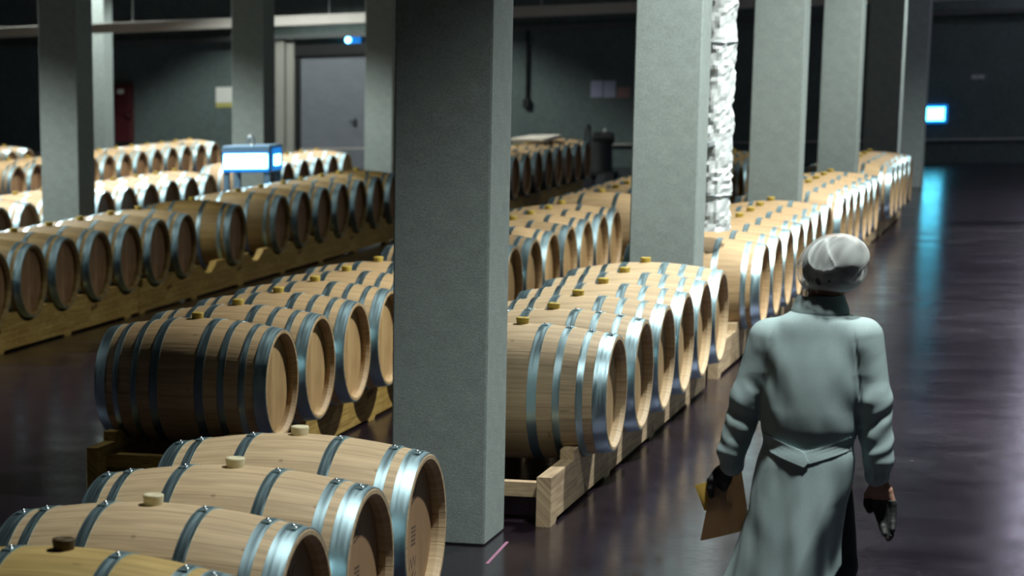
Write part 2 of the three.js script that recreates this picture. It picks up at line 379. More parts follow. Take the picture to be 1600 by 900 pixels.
// foreground: four barrels in the aisle-side row, nearest the viewer
{
  const d0 = 8.112, s = 0.7201;
  const L = ['pale oak barrel in the foreground, right against the big central pillar',
    'pale oak foreground barrel, second from the big central pillar',
    'pale oak foreground barrel, third from the big central pillar',
    'yellowish oak barrel with dark bung in the bottom left corner, nearest the viewer'];
  for (let i = 0; i < 4; i++) barrel({ x: XA, d: d0 - s * i, n: 96, body: i < 3 ? M.oakPale : M.oakYellow, head: M.headMarked, bung: i < 3 ? M.bungWhite : M.bungBrown, rivets: true }, L[i], 'foreground barrels');
}
// aisle-side row beyond the central pillar, bay by bay
const bays = [
  { d: 11.837, s: 0.7202, n: 6, set: 'eight', seg: 80, body: 'oakPale', where: 'in the bay just behind the central pillar' },
  { d: 17.55, s: 0.705, n: 7, set: 'six', seg: 56, body: 'oakTan', where: 'in the bay behind the foil wrapped pipe' },
  { d: 23.22, s: 0.69, n: 6, set: 'six', seg: 40, body: 'oakTan', where: 'in the third bay, above the hairnet' },
  { d: 28.75, s: 0.69, n: 5, set: 'six', seg: 40, body: 'oakTan', where: 'in the last and farthest bay' },
];
for (const b of bays) for (let i = 0; i < b.n; i++)
  barrel({ x: XA + jit(0.012), d: b.d + b.s * i, set: b.set, n: b.seg, body: M[b.body], head: M.headPale, rivets: b.d < 12 && i < 2 }, `${ORD[i]} oak barrel of the aisle-side row ${b.where}`, 'barrels of the aisle-side row');
// second row, left of the central pillar and seen past its right side
for (let i = 0; i < 6; i++) barrel({ x: XCc + jit(0.012), d: 11.805 + 0.7135 * i, set: 'eight', n: i < 4 ? 80 : 56, body: M.oakTan, head: M.headTan, turn: 0.008 }, `${ORD[i]} oak barrel of the second row, counted from its near end left of the pillar`, 'barrels of the second row');
for (let i = 0; i < 7; i++) barrel({ x: XCc + jit(0.012), d: 17.33 + 0.66 * i + 0.02 * i, set: 'six', n: 48, body: M.oakTan, head: M.headTan }, `${ORD[i]} second-row barrel right of the central pillar, in front of the dark distant ones`, 'barrels of the second row');
for (let i = 0; i < 6; i++) barrel({ x: XCc + jit(0.012), d: 23.2 + 0.70 * i, n: 36, body: M.oakTan, head: M.headTan }, `${ORD[i]} second-row barrel in the bay behind the pillar with the foil pipe`, 'barrels of the second row');
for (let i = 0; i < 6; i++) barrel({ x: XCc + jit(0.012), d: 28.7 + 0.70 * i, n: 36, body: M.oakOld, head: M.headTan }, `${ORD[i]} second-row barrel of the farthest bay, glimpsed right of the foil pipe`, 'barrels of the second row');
// third row, beyond the dark aisle
{
  const ds = [16.556, 17.275, 17.994, 18.713, 19.432, 20.151, 20.87, 22.308, 23.75, 24.50, 25.25, 25.97, 26.69, 27.41, 28.13];
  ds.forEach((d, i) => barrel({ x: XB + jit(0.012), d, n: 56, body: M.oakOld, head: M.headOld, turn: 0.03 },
    ['cut off oak barrel at the left picture edge, in the third row', 'second oak barrel of the third row from the left edge', 'third oak barrel of the third row from the left edge', 'fourth oak barrel of the third row from the left edge', 'fifth oak barrel of the third row from the left edge', 'sixth oak barrel of the third row from the left edge', 'third-row oak barrel just left of the first gap in the row', 'third-row oak barrel alone between the two gaps', 'third-row oak barrel just right of the second gap'][i]
    || `${ORD[i - 8]} third-row oak barrel right of the second gap, towards the central pillar`, 'barrels of the third row'));
  for (let i = 0; i < 9; i++) barrel({ x: -7.2 + jit(0.012), d: 32.0 + 0.72 * i, n: 32, body: M.oakTan, head: M.headOld },
    `${ORD[i]} distant dark barrel of the third row, seen past the central pillar's right edge`, 'barrels of the third row');
}
// fourth row
{
  const ds = [21.3, 22.02, 22.74, 23.46, 24.18, 24.9, 25.62, 26.32, 27.02, 27.72, 28.42, 30.9, 31.62, 32.34, 33.06, 33.78, 34.5];
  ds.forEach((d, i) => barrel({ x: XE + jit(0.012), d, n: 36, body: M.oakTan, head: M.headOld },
    i < 11 ? `${ORD[i]} fourth-row barrel from the left, running up to the glowing lamp box` : `${ORD[i - 11]} fourth-row barrel right of the glowing lamp box, in front of the door`, 'barrels of the fourth row'));
}
// fifth and sixth rows, by the far left wall
for (let i = 0; i < 13; i++) barrel({ x: XF + jit(0.012), d: 31.6 + 0.715 * i, n: 32, body: M.oakTan, head: M.headOld }, `${['first', 'second', 'third', 'fourth', 'fifth', 'sixth', 'seventh', 'eighth', 'ninth', 'tenth', 'eleventh', 'twelfth', 'thirteenth'][i]} fifth-row barrel from the left, under the far wall notice`, 'barrels of the fifth row');
for (let i = 0; i < 3; i++) barrel({ x: XG + jit(0.012), d: 36.85 + 0.72 * i, n: 32, body: M.oakTan, head: M.headOld }, `${ORD[i]} barrel of the farthest row at the left picture edge`, 'barrels of the farthest row');

// ------------------------------------------------------------------ rack rails under the barrels
// side view of one rail: feet below, cradles above; s along the row, y up
function railShape(d0, d1, centres, top, feet) {
  const s = new THREE.Shape(); const notch = 0.022, cr = 0.323;
  s.moveTo(0, 0);
  const len = d1 - d0; let p = 0;
  for (const f of feet) { if (f > 0) { s.lineTo(f - 0.03, notch); s.lineTo(f, 0); } const e = Math.min(f + 0.12, len); s.lineTo(e, 0); if (e < len - 0.05) s.lineTo(e + 0.03, notch); p = e; }
  if (p < len) s.lineTo(len, notch);
  const end = 0.235; s.lineTo(len, end);
  // cradles from far to near
  const cs = centres.map((c) => c - d0).sort((a, b) => b - a);
  const half = Math.sqrt(Math.max(0, cr * cr - (RC - top) ** 2));
  cs.forEach((c, i) => {
    const hi = c + half; const prev = i ? cs[i - 1] - half : len;
    if (i === 0) { if (hi + 0.09 < len) { s.lineTo(hi + 0.10, end); s.lineTo(hi + 0.08, top); } }
    if (hi < prev) s.lineTo(hi, top);
    for (let k = 0; k <= 12; k++) { const a = (1 - 2 * k / 12) * Math.asin(half / cr); const x = c + cr * Math.sin(a); if (i && k === 0 && hi >= prev) continue; s.lineTo(x, RC - cr * Math.cos(a)); }
    if (i === cs.length - 1) { const lo = c - half; if (lo > 0.12) { s.lineTo(Math.max(lo - 0.10, 0.02), top); s.lineTo(Math.max(lo - 0.10, 0.02), end); } }
  });
  s.lineTo(0, end); s.lineTo(0, 0);
  return s;
}
function railGeo(d0, d1, centres, top, xl, xr, feetEvery = 1.37) {
  const feet = []; for (let f = 0; f < d1 - d0 - 0.1; f += feetEvery) feet.push(f);
  const g = new THREE.ExtrudeGeometry(railShape(d0, d1, centres, top, feet), { depth: xr - xl, bevelEnabled: true, bevelSize: 0.003, bevelThickness: 0.003, bevelSegments: 1, curveSegments: 4 });
  // shape x = along the row, y = up, extrude = across
  const p = g.attributes.position, nrm = g.attributes.normal, uv = g.attributes.uv;
  for (let i = 0; i < p.count; i++) {
    const a = p.getX(i), y = p.getY(i), c = p.getZ(i);
    p.setXYZ(i, xl + c, y, -(d0 + a)); uv.setXY(i, a * 0.5, (y + c) * 1.7);
  }
  g.deleteAttribute('normal'); const h = g.index ? g.toNonIndexed() : g; h.computeVertexNormals(); return h;
}
function rack(xHead, d0, d1, centres, mat, top, label, inset = 0.15) {
  const g = group('barrel_rack', 0, 0, 0);
  const xr = xHead - inset, w = 0.063;
  part('rail', railGeo(d0, d1, centres, top, xr - w, xr), mat, g);
  const xb = xHead - BL + 0.13; part('rail', railGeo(d0, d1, centres, top, xb - w, xb), mat, g);
  for (const d of [d0 + 0.10, (d0 + d1) / 2, d1 - 0.16]) part('cross_tie', span(xb - 0.01, xr - w + 0.005, 0.121, 0.193, d, d + 0.06, 0.003), mat, g);
  return tag(g, label, 'rack', 'wooden barrel racks');
}
const run = (d, s, n) => Array.from({ length: n }, (_, i) => d + s * i);
rack(XA, 5.55, 8.62, run(8.112, -0.7201, 4), M.beamPale, 0.285, 'pale wooden rack under the four foreground barrels');
rack(XA, 10.99, 15.83, run(11.837, 0.7202, 6), M.beamPale, 0.285, 'pale wooden rack starting beside the foot of the central pillar');
rack(XA, 16.41, 22.36, run(17.55, 0.705, 7), M.beamPale, 0.285, 'pale wooden rack between the first rack and the person');
rack(XA, 22.55, 27.3, run(23.22, 0.69, 6), M.beamPale, 0.285, 'pale wooden rack behind the hairnet');
rack(XA, 27.9, 32.3, run(28.75, 0.69, 5), M.beamPale, 0.285, 'farthest pale wooden rack of the aisle-side row');
rack(XCc, 11.25, 15.9, run(11.805, 0.7135, 6), M.beamYellow, 0.285, 'wooden rack under the second row, left of the central pillar');
rack(XCc, 16.4, 22.2, run(17.33, 0.68, 7), M.beamYellow, 0.285, 'wooden rack under the second row, right of the central pillar');
rack(XCc, 22.5, 27.3, run(23.2, 0.70, 6), M.beamYellow, 0.285, 'wooden rack of the second row behind the foil pipe pillar');
rack(XCc, 27.9, 32.8, run(28.7, 0.70, 6), M.beamYellow, 0.285, 'wooden rack of the second row in the farthest bay');
rack(XB, 13.9, 19.715, run(16.556, 0.719, 5), M.beamYellow, 0.30, 'dim yellowish beam rack at the left edge under the third row', 0.05);
rack(XB, 19.735, 28.6, [20.151, 20.87, 21.59, 22.308, 23.03, 23.75, 24.50, 25.25, 25.97, 26.69, 27.41, 28.13], M.beamYellow, 0.30, 'dim yellowish beam rack of the third row, right of the beam joint', 0.05);
rack(-7.2, 31.5, 38.2, run(32.0, 0.72, 9), M.beamYellow, 0.30, 'distant dark rack of the third row past the central pillar');
rack(XE, 20.8, 29.0, run(21.3, 0.71, 11), M.beamYellow, 0.285, 'rack under the fourth row left of the glowing lamp box');
rack(XE, 30.4, 35.0, run(30.9, 0.72, 6), M.beamYellow, 0.285, 'rack under the fourth row right of the glowing lamp box');
rack(XF, 31.1, 40.7, run(31.6, 0.715, 13), M.beamYellow, 0.285, 'rack under the fifth row by the far wall');
rack(XG, 36.4, 38.8, run(36.85, 0.72, 3), M.beamYellow, 0.285, 'rack under the farthest row at the left edge');

// ------------------------------------------------------------------ things on the far wall
{
  const W = D1;                                                    // face of the far wall
  const door = new THREE.Group(); door.name = 'door_1'; door.position.set(-13.92, 0, -W); scene.add(door);
  tag(door, 'blue grey metal door in the far wall', 'door', null, 'structure');
  const put = (n, x0, x1, y0, y1, t, m, r = 0.004) => part(n, span(x0, x1, y0, y1, -t, 0, r), m, door);
  put('door_leaf', -0.69, 0.69, 0.01, 2.27, 0.05, M.door);
  put('jamb', -0.80, -0.70, 0, 2.40, 0.09, M.dark); put('jamb', 0.70, 0.80, 0, 2.40, 0.09, M.dark); put('header', -0.80, 0.80, 2.28, 2.5, 0.12, M.dark);
  const hd = part('handle', new RoundedBoxGeometry(0.05, 0.16, 0.03, 2, 0.008).translate(0.45, 0.94, 0.07), M.dark, door);
  part('lever', new RoundedBoxGeometry(0.13, 0.022, 0.022, 2, 0.008).translate(0.40, 0.97, 0.10), M.dark, hd);
  const pil = structure('trim_20', mergeGeometries([span(-15.12, -14.93, 0, 2.6, W - 0.16, W, 0.01), span(-14.90, -14.74, 0, 2.6, W - 0.12, W, 0.01)]), M.frame, 'pale upright boards left of the grey door', 'door trim');

  const em = group('emergency_light', -13.53, 2.5, W);
  part('case', new RoundedBoxGeometry(0.30, 0.15, 0.09, 3, 0.02).translate(0, 0.07, 0.05), M.glowBlue, em);
  part('lens', new THREE.SphereGeometry(0.06, 16, 12).scale(1, 1, 0.6).translate(-0.09, 0.07, 0.10), M.glowWhite, em);
  tag(em, 'small blue white emergency light above the grey door', 'light');

  const nt = group('wall_notice', -16.24, 1.30, W);
  part('sheet', span(-0.2, 0.2, 0.10, 0.41, -0.012, 0), M.paper, nt);
  part('yellow_strip', span(-0.2, 0.2, 0.0, 0.10, -0.012, 0), new THREE.MeshStandardMaterial({ color: 0xb6b46a, roughness: 0.8 }), nt);
  tag(nt, 'square white notice with a yellow bottom strip on the far wall', 'notice');
  const bl = new THREE.MeshStandardMaterial({ color: 0xaeb4cc, roughness: 0.8 }), rd = new THREE.MeshStandardMaterial({ color: 0x9c7f7a, roughness: 0.8 });
  const sheet = (x, y, w, h, m, label) => { const o = part(numbered('wall_sheet'), span(-w / 2, w / 2, 0, h, -0.008, 0), m, scene); o.position.set(x, y, -W); tag(o, label, 'notice', 'sheets on the far wall'); };
  sheet(-8.745, 1.33, 0.22, 0.31, bl, 'left bluish sheet of the pair on the dim far wall'); sheet(-8.50, 1.32, 0.22, 0.31, bl, 'right bluish sheet of the pair on the dim far wall'); sheet(-8.24, 1.31, 0.24, 0.20, rd, 'reddish sheet right of the bluish pair on the far wall');

  const cp = group('wall_conduit', -10.07, 1.2, W);
  part('pipe', cyl(0.025, 0.025, 1.35, 12).translate(0, 0.77, 0.05), M.dark, cp);
  part('switch_box', new RoundedBoxGeometry(0.13, 0.17, 0.08, 2, 0.01).translate(0, 0.05, 0.045), M.dark, cp);
  tag(cp, 'dark conduit pipe running down to a switch box on the far wall', 'conduit');

  const hy = group('hose_cabinet', -18.42, 0.60, W - 0.03);
  const red = new THREE.MeshStandardMaterial({ color: new THREE.Color(0.07, 0.010, 0.013), roughness: 0.5 });
  part('cabinet', new RoundedBoxGeometry(0.36, 1.2, 0.22, 2, 0.01).translate(0, 0.64, 0.11), red, hy);
  part('door_panel', new RoundedBoxGeometry(0.28, 0.55, 0.02, 2, 0.005).translate(0, 0.88, 0.225), red, hy);
  part('valve', new THREE.TorusGeometry(0.07, 0.018, 8, 20).translate(0.19, 0.62, 0.25), red, hy);
  part('label_plate', new THREE.BoxGeometry(0.14, 0.09, 0.01).translate(-0.03, 1.08, 0.236), M.paper, hy);
  tag(hy, 'dark red fire hose cabinet on the far wall', 'cabinet');

  const sg = group('lit_sign', -2.74, 0.735, W);
  part('case', new RoundedBoxGeometry(0.46, 0.33, 0.10, 3, 0.03).translate(0, 0.157, 0.05), M.glowBlue, sg);
  part('panel', new RoundedBoxGeometry(0.37, 0.23, 0.03, 4, 0.012).translate(0, 0.157, 0.10), M.glowCyan, sg);
  tag(sg, 'glowing blue white sign low on the far wall at the right', 'sign');
  const sl = new THREE.RectAreaLight(new THREE.Color(0.35, 0.8, 1), 3, 0.37, 0.23); sl.name = 'sign_light'; sl.position.set(0, 0.157, 0.13); sl.lookAt(0, 0.157, 5); sl.rotation.set(0, Math.PI, 0); sg.add(sl);
  const sw = group('wall_switch', -2.04, 1.49, W);
  part('plate', new RoundedBoxGeometry(0.22, 0.08, 0.03, 2, 0.008).translate(0, 0.04, 0.015), M.steel, sw);
  for (const x of [-0.06, 0.06]) part('button', cyl(0.02, 0.02, 0.02, 12).rotateX(Math.PI / 2).translate(x, 0.04, 0.035), M.paper, sw);
  tag(sw, 'small wall switch above the low rail at the far right', 'switch');
}
// glowing lamp box on legs between the third and fourth rows
{
  const g = group('lamp_box', -8.955, 0, 26.65);
  const sheetBlue = new THREE.MeshStandardMaterial({ color: new THREE.Color(0.20, 0.36, 0.52), roughness: 0.45, metalness: 0.3 });
  part('cabinet', new RoundedBoxGeometry(0.585, 0.31, 0.48, 3, 0.015).translate(0, 1.09, 0), sheetBlue, g);
  part('glow_rim', new RoundedBoxGeometry(0.57, 0.225, 0.02, 3, 0.009).translate(0, 1.055, 0.24), M.glowBlue, g);
  part('front_panel', new RoundedBoxGeometry(0.54, 0.17, 0.03, 4, 0.014).translate(0, 1.065, 0.245), M.glowWhite, g);
  const sp = part('side_rim', new RoundedBoxGeometry(0.02, 0.26, 0.34, 3, 0.009).translate(0.292, 1.08, 0), M.glowBlue, g);
  part('side_panel', new RoundedBoxGeometry(0.03, 0.13, 0.24, 4, 0.014).translate(0.294, 1.07, 0), M.glowWhite, g);
  for (const [x, z] of [[-0.25, 0.2], [0.25, 0.2], [-0.25, -0.2], [0.25, -0.2]]) part('leg', new RoundedBoxGeometry(0.07, 0.94, 0.05, 2, 0.006).translate(x, 0.47, z), sheetBlue, g);
  part('shelf', new RoundedBoxGeometry(0.56, 0.03, 0.45, 2, 0.006).translate(0, 0.35, 0), M.dark, g);
  part('lifting_ring', new THREE.TorusGeometry(0.042, 0.014, 10, 24).scale(1, 1.25, 1).translate(-0.02, 1.29, 0), M.steel, g);
  tag(g, 'blue metal lamp box on legs with glowing white panels between barrel rows', 'lamp box');
  const l = new THREE.RectAreaLight(new THREE.Color(0.5, 0.8, 1), 2.5, 0.54, 0.17); l.name = 'panel_light'; l.position.set(0, 1.065, 0.27); l.rotation.set(0, Math.PI, 0); g.add(l);
}
// dark pump trolley by the end of the third row
{
  const g = group('pump_trolley', -7.62, 0, 41.2);
  part('tank', cyl(0.17, 0.19, 0.5, 24).translate(0, 0.44, 0), M.dark, g);
  part('motor', cyl(0.10, 0.10, 0.34, 20).rotateZ(Math.PI / 2).translate(0.02, 0.74, 0), M.dark, g);
  part('frame', mergeGeometries([tube([[-0.24, 0.12, 0.15], [-0.24, 0.9, 0.15], [-0.24, 0.97, 0], [-0.24, 0.9, -0.15], [-0.24, 0.12, -0.15]], 0.02), span(-0.26, 0.24, 0.14, 0.18, -0.2, 0.2)]), M.dark, g);
  for (const [x, z] of [[-0.2, 0.2], [0.18, 0.2], [-0.2, -0.2], [0.18, -0.2]]) part('wheel', cyl(0.08, 0.08, 0.05, 20).rotateX(Math.PI / 2).translate(x, 0.08, z), M.dark, g);
  part('gauge', new THREE.SphereGeometry(0.03, 12, 10).translate(0.05, 0.87, 0.02), M.paper, g);
  tag(g, 'dark pump trolley beyond the distant dark barrels', 'trolley');
}
// pale folded sheet lying on the distant barrels
{
  const g = new RoundedBoxGeometry(0.5, 0.06, 1.3, 6, 0.025); const p = g.attributes.position;
  for (let i = 0; i < p.count; i++) p.setY(i, p.getY(i) + (vnoise(p.getX(i) * 9 + 20, p.getZ(i) * 6 + 20, 999, 999, 4) - 0.5) * 0.04);
  g.computeVertexNormals();
  const m = part('folded_sheet', g, new THREE.MeshStandardMaterial({ color: 0xd8d2c4, roughness: 0.8 }), scene); m.position.set(-7.75, 0.912, -36.6);
  tag(m, 'pale folded sheet lying on the distant dark barrels', 'sheet');
}
// strip of pink tape on the floor by the central pillar
{
  const m = part('floor_tape', new THREE.BoxGeometry(0.014, 0.0015, 0.5), new THREE.MeshStandardMaterial({ color: 0x96637f, roughness: 0.5 }), scene);
  m.position.set(-2.327, 0.001, -10.34); m.rotation.y = 0.045;
  tag(m, 'thin pink tape strip on the floor beside the central pillar', 'tape');
}

// ------------------------------------------------------------------ the walking person
// distance fields, meshed on a grid (surface nets)
function netMesh(f, lo, hi, cell) {
  const n = [0, 1, 2].map((k) => Math.ceil((hi[k] - lo[k]) / cell) + 1), [nx, ny, nz] = n;
  const F = new Float32Array(nx * ny * nz), id = (i, j, k) => (k * ny + j) * nx + i;
  for (let k = 0; k < nz; k++) for (let j = 0; j < ny; j++) for (let i = 0; i < nx; i++) F[id(i, j, k)] = f(lo[0] + i * cell, lo[1] + j * cell, lo[2] + k * cell);
  const pos = [], nor = [], idx = [], vid = new Int32Array(nx * ny * nz).fill(-1);
  for (let k = 0; k < nz - 1; k++) for (let j = 0; j < ny - 1; j++) for (let i = 0; i < nx - 1; i++) {
    let c = 0, x = 0, y = 0, z = 0; const v = [];
    for (let q = 0; q < 8; q++) v.push(F[id(i + (q & 1), j + ((q >> 1) & 1), k + (q >> 2))]);
    for (let q = 0; q < 8; q++) for (const b of [1, 2, 4]) if (!(q & b)) {
      const a0 = v[q], a1 = v[q | b];
      if ((a0 < 0) !== (a1 < 0)) { const t = a0 / (a0 - a1); c++; x += (q & 1) + (b === 1 ? t : 0); y += ((q >> 1) & 1) + (b === 2 ? t : 0); z += (q >> 2) + (b === 4 ? t : 0); }
    }
    if (!c) continue;
    vid[id(i, j, k)] = pos.length / 3; const P = [lo[0] + (i + x / c) * cell, lo[1] + (j + y / c) * cell, lo[2] + (k + z / c) * cell]; pos.push(...P);
    const h = cell * 0.5, g = [f(P[0] + h, P[1], P[2]) - f(P[0] - h, P[1], P[2]), f(P[0], P[1] + h, P[2]) - f(P[0], P[1] - h, P[2]), f(P[0], P[1], P[2] + h) - f(P[0], P[1], P[2] - h)];
    const l = Math.hypot(...g) || 1; nor.push(g[0] / l, g[1] / l, g[2] / l);
  }
  const quad = (a, b, c, d, flip) => { if (a < 0 || b < 0 || c < 0 || d < 0) return; if (flip) idx.push(a, c, b, a, d, c); else idx.push(a, b, c, a, c, d); };
  for (let k = 1; k < nz - 1; k++) for (let j = 1; j < ny - 1; j++) for (let i = 1; i < nx - 1; i++) {
    const s = F[id(i, j, k)] < 0;
    if (s !== F[id(i + 1, j, k)] < 0) quad(vid[id(i, j - 1, k - 1)], vid[id(i, j, k - 1)], vid[id(i, j, k)], vid[id(i, j - 1, k)], !s);
    if (s !== F[id(i, j + 1, k)] < 0) quad(vid[id(i - 1, j, k - 1)], vid[id(i - 1, j, k)], vid[id(i, j, k)], vid[id(i, j, k - 1)], !s);
    if (s !== F[id(i, j, k + 1)] < 0) quad(vid[id(i - 1, j - 1, k)], vid[id(i, j - 1, k)], vid[id(i, j, k)], vid[id(i - 1, j, k)], !s);
  }
  const g = new THREE.BufferGeometry(); g.setAttribute('position', new THREE.Float32BufferAttribute(pos, 3)); g.setAttribute('normal', new THREE.Float32BufferAttribute(nor, 3));
  g.setAttribute('uv', new THREE.Float32BufferAttribute(pos.filter((_, i) => i % 3 < 2), 2)); g.setIndex(idx); return g;
}
const smin = (a, b, k) => { const h = Math.max(0, Math.min(1, 0.5 + 0.5 * (b - a) / k)); return b + (a - b) * h - k * h * (1 - h); };
function cap(x, y, z, a, b, ra, rb) {
  const ux = b[0] - a[0], uy = b[1] - a[1], uz = b[2] - a[2], px = x - a[0], py = y - a[1], pz = z - a[2];
  const t = Math.max(0, Math.min(1, (px * ux + py * uy + pz * uz) / (ux * ux + uy * uy + uz * uz)));
  return Math.hypot(px - ux * t, py - uy * t, pz - uz * t) - (ra + (rb - ra) * t);
}
function ell(x, y, z, c, r) { const k = Math.hypot((x - c[0]) / r[0], (y - c[1]) / r[1], (z - c[2]) / r[2]); return (k - 1) * Math.min(...r); }
function key(t, K) {                                                // smooth curve through the rows of K (first entry falls)
  const n = K.length; if (t >= K[0][0]) return K[0]; if (t <= K[n - 1][0]) return K[n - 1];
  let i = 0; while (t < K[i + 1][0]) i++;
  const a = K[i], b = K[i + 1], p = K[Math.max(0, i - 1)], q = K[Math.min(n - 1, i + 2)], u = (t - a[0]) / (b[0] - a[0]), h = b[0] - a[0];
  return a.map((v, k) => { const m0 = (b[k] - p[k]) / (b[0] - p[0]) * h, m1 = (q[k] - v) / (q[0] - a[0]) * h, u2 = u * u, u3 = u2 * u; return (2 * u3 - 3 * u2 + 1) * v + (u3 - 2 * u2 + u) * m0 + (-2 * u3 + 3 * u2) * b[k] + (u3 - u2) * m1; });
}
const n3 = (x, y, z, s) => (vnoise(x + z * 0.7 + 50, y + z * 0.6 + 50, 9999, 9999, s) - 0.5) * 2;

const person = group('person', -0.81, 0, 8.3);
tag(person, 'person in white coat and hairnet walking away down the aisle, papers in hand', 'person');
{
  const SL = [-0.158, 1.232, -0.012], EL = [-0.210, 1.03, 0.004], WL = [-0.258, 0.80, 0.018];
  const SR = [0.142, 1.240, -0.012], ER = [0.182, 1.03, 0.004], WR = [0.212, 0.785, 0.018];
  const HEAD = [0.035, 1.478, -0.035];
  // ---- hands
  const add = (a, u, s, v, t, w = [0, 0, 0], r = 0) => [0, 1, 2].map((k) => a[k] + u[k] * s + v[k] * t + w[k] * r);
  const chains = [];                                               // [points, radii]
  {
    // right hand: hanging open, palm to the rear, thumb to the thigh
    const u = [0.237, -0.97, 0.02], v = [0.95, 0.23, 0.1], w = [0, 0, 1];
    const W0 = [0.214, 0.775, 0.016];
    for (let j = 0; j < 4; j++) {
      const o = -0.027 + 0.018 * j, L = [0.084, 0.098, 0.094, 0.078][j];
      const k0 = add(W0, u, 0.05, v, o * 0.7), k1 = add(W0, u, 0.106 - Math.abs(j - 1) * 0.004, v, o), k2 = add(k1, u, L * 0.45, v, -o * 0.18, w, 0.006), k3 = add(k2, u, L * 0.32, v, -o * 0.16, w, 0.012), k4 = add(k3, u, L * 0.25, v, -o * 0.12, w, 0.013);
      chains.push(['r', [W0, k0, k1, k2, k3, k4], [0.022, 0.017, 0.0115, 0.0095, 0.0088, 0.0075]]);
    }
    const t0 = add(W0, u, 0.025, v, -0.018), t1 = add(W0, u, 0.055, v, -0.046, w, -0.006), t2 = add(W0, u, 0.085, v, -0.054, w, -0.004), t3 = add(W0, u, 0.108, v, -0.050, w, 0);
    chains.push(['r', [t0, t1, t2, t3], [0.017, 0.0125, 0.0105, 0.008]]);
    // left hand: closed on the papers, thumb on the near face, fingers behind
    const U = [-0.45, -0.88, -0.12], V = [-0.80, 0.42, -0.1];
    const W1 = [-0.268, 0.787, 0.012];
    for (let j = 0; j < 4; j++) {
      const o = -0.030 + 0.019 * j;
      const k0 = add(W1, U, 0.045, V, o * 0.6 + 0.004), k1 = add(W1, U, 0.075, V, o * 0.95 + 0.004, [0, 0, 1], -0.006), k2 = add(k1, [0.05, -0.92, 0.0], 0.034, V, 0, [0, 0, 1], -0.016), k3 = add(k2, [0.35, -0.65, 0], 0.024, V, 0, [0, 0, 1], 0.004), k4 = add(k3, [0.75, 0.1, 0], 0.018, V, 0, [0, 0, 1], 0.006);
      chains.push(['l', [W1, k0, k1, k2, k3, k4], [0.022, 0.018, 0.012, 0.0098, 0.009, 0.008]]);
    }
    const a0 = add(W1, U, 0.022, V, 0.020), a1 = [-0.318, 0.742, 0.026], a2 = [-0.322, 0.712, 0.028], a3 = [-0.320, 0.686, 0.024];
    chains.push(['l', [a0, a1, a2, a3], [0.017, 0.0125, 0.0105, 0.0085]]);
  }
  const handD = (side, x, y, z) => { let d = 1; for (const [s, P, R] of chains) { if (s !== side) continue; let e = 1; for (let i = 0; i < P.length - 1; i++) e = smin(e, cap(x, y, z, P[i], P[i + 1], R[i], R[i + 1]), 0.004); d = smin(d, e, 0.0035); } return d; };
  // ---- the body: one skin
  const trunkKeys = [[1.33, 0.055, 0.055, 0, 0], [1.27, 0.11, 0.07, 0, 0], [1.2, 0.145, 0.085, -0.004, 0], [1.05, 0.135, 0.09, -0.008, 0], [0.9, 0.125, 0.085, -0.012, 0], [0.8, 0.14, 0.095, -0.015, 0], [0.74, 0.12, 0.08, -0.015, 0]];
  const ellip = (x, y, z, K) => { const [, a, b, cx, cz] = key(y, K); return (Math.hypot((x - cx) / a, (z - cz) / b) - 1) * Math.min(a, b); };
  const HL = [-0.085, 0.80, 0], KL = [-0.115, 0.46, -0.06], AL = [-0.11, 0.10, 0.10], HR = [0.055, 0.80, 0], KR = [0.088, 0.45, -0.06], AR = [0.095, 0.09, -0.14];
  const head = (x, y, z) => {
    let d = ell(x, y, z, HEAD, [0.076, 0.098, 0.095]);
    d = smin(d, ell(x, y, z, [0.038, 1.425, -0.085], [0.052, 0.055, 0.052]), 0.03);     // jaw
    d = smin(d, ell(x, y, z, [0.045, 1.46, -0.133], [0.014, 0.026, 0.022]), 0.012);     // nose
    d = smin(d, ell(x, y, z, [0.043, 1.492, -0.118], [0.052, 0.010, 0.014]), 0.012);    // brow
    d = smin(d, ell(x, y, z, [0.043, 1.428, -0.130], [0.022, 0.008, 0.010]), 0.008);    // lips
    for (const s of [-1, 1]) d = smin(d, ell(x, y, z, [0.035 + s * 0.079, 1.465, -0.04], [0.012, 0.032, 0.02]), 0.006);   // ears
    for (const s of [-1, 1]) d = Math.max(d, -ell(x, y, z, [0.044 + s * 0.031, 1.476, -0.134], [0.014, 0.008, 0.012]));  // eye sockets
    d = smin(d, cap(x, y, z, [0.0, 1.28, 0.0], [0.024, 1.42, -0.02], 0.056, 0.052), 0.03);
    return d;
  };
  const bodyF = (x, y, z) => {
    let d = Math.max(ellip(x, y, z, trunkKeys), 0.74 - y, y - 1.33);
    d = smin(d, head(x, y, z), 0.03);
    for (const [S, E, W] of [[SL, EL, WL], [SR, ER, WR]]) { d = smin(d, cap(x, y, z, S, E, 0.048, 0.037), 0.03); d = smin(d, cap(x, y, z, E, W, 0.037, 0.025), 0.012); }
    for (const [h, k, a] of [[HL, KL, AL], [HR, KR, AR]]) { d = smin(d, cap(x, y, z, h, k, 0.075, 0.05), 0.03); d = smin(d, cap(x, y, z, k, a, 0.05, 0.036), 0.02); d = smin(d, cap(x, y, z, a, [a[0], 0.035, a[2] - 0.14], 0.034, 0.026), 0.02); }
    return d;
  };
  const skin = new THREE.MeshPhysicalMaterial({ color: new THREE.Color(0.42, 0.24, 0.17), roughness: 0.6, sheen: 0.2 });
  const noWrist = (side, f) => f;
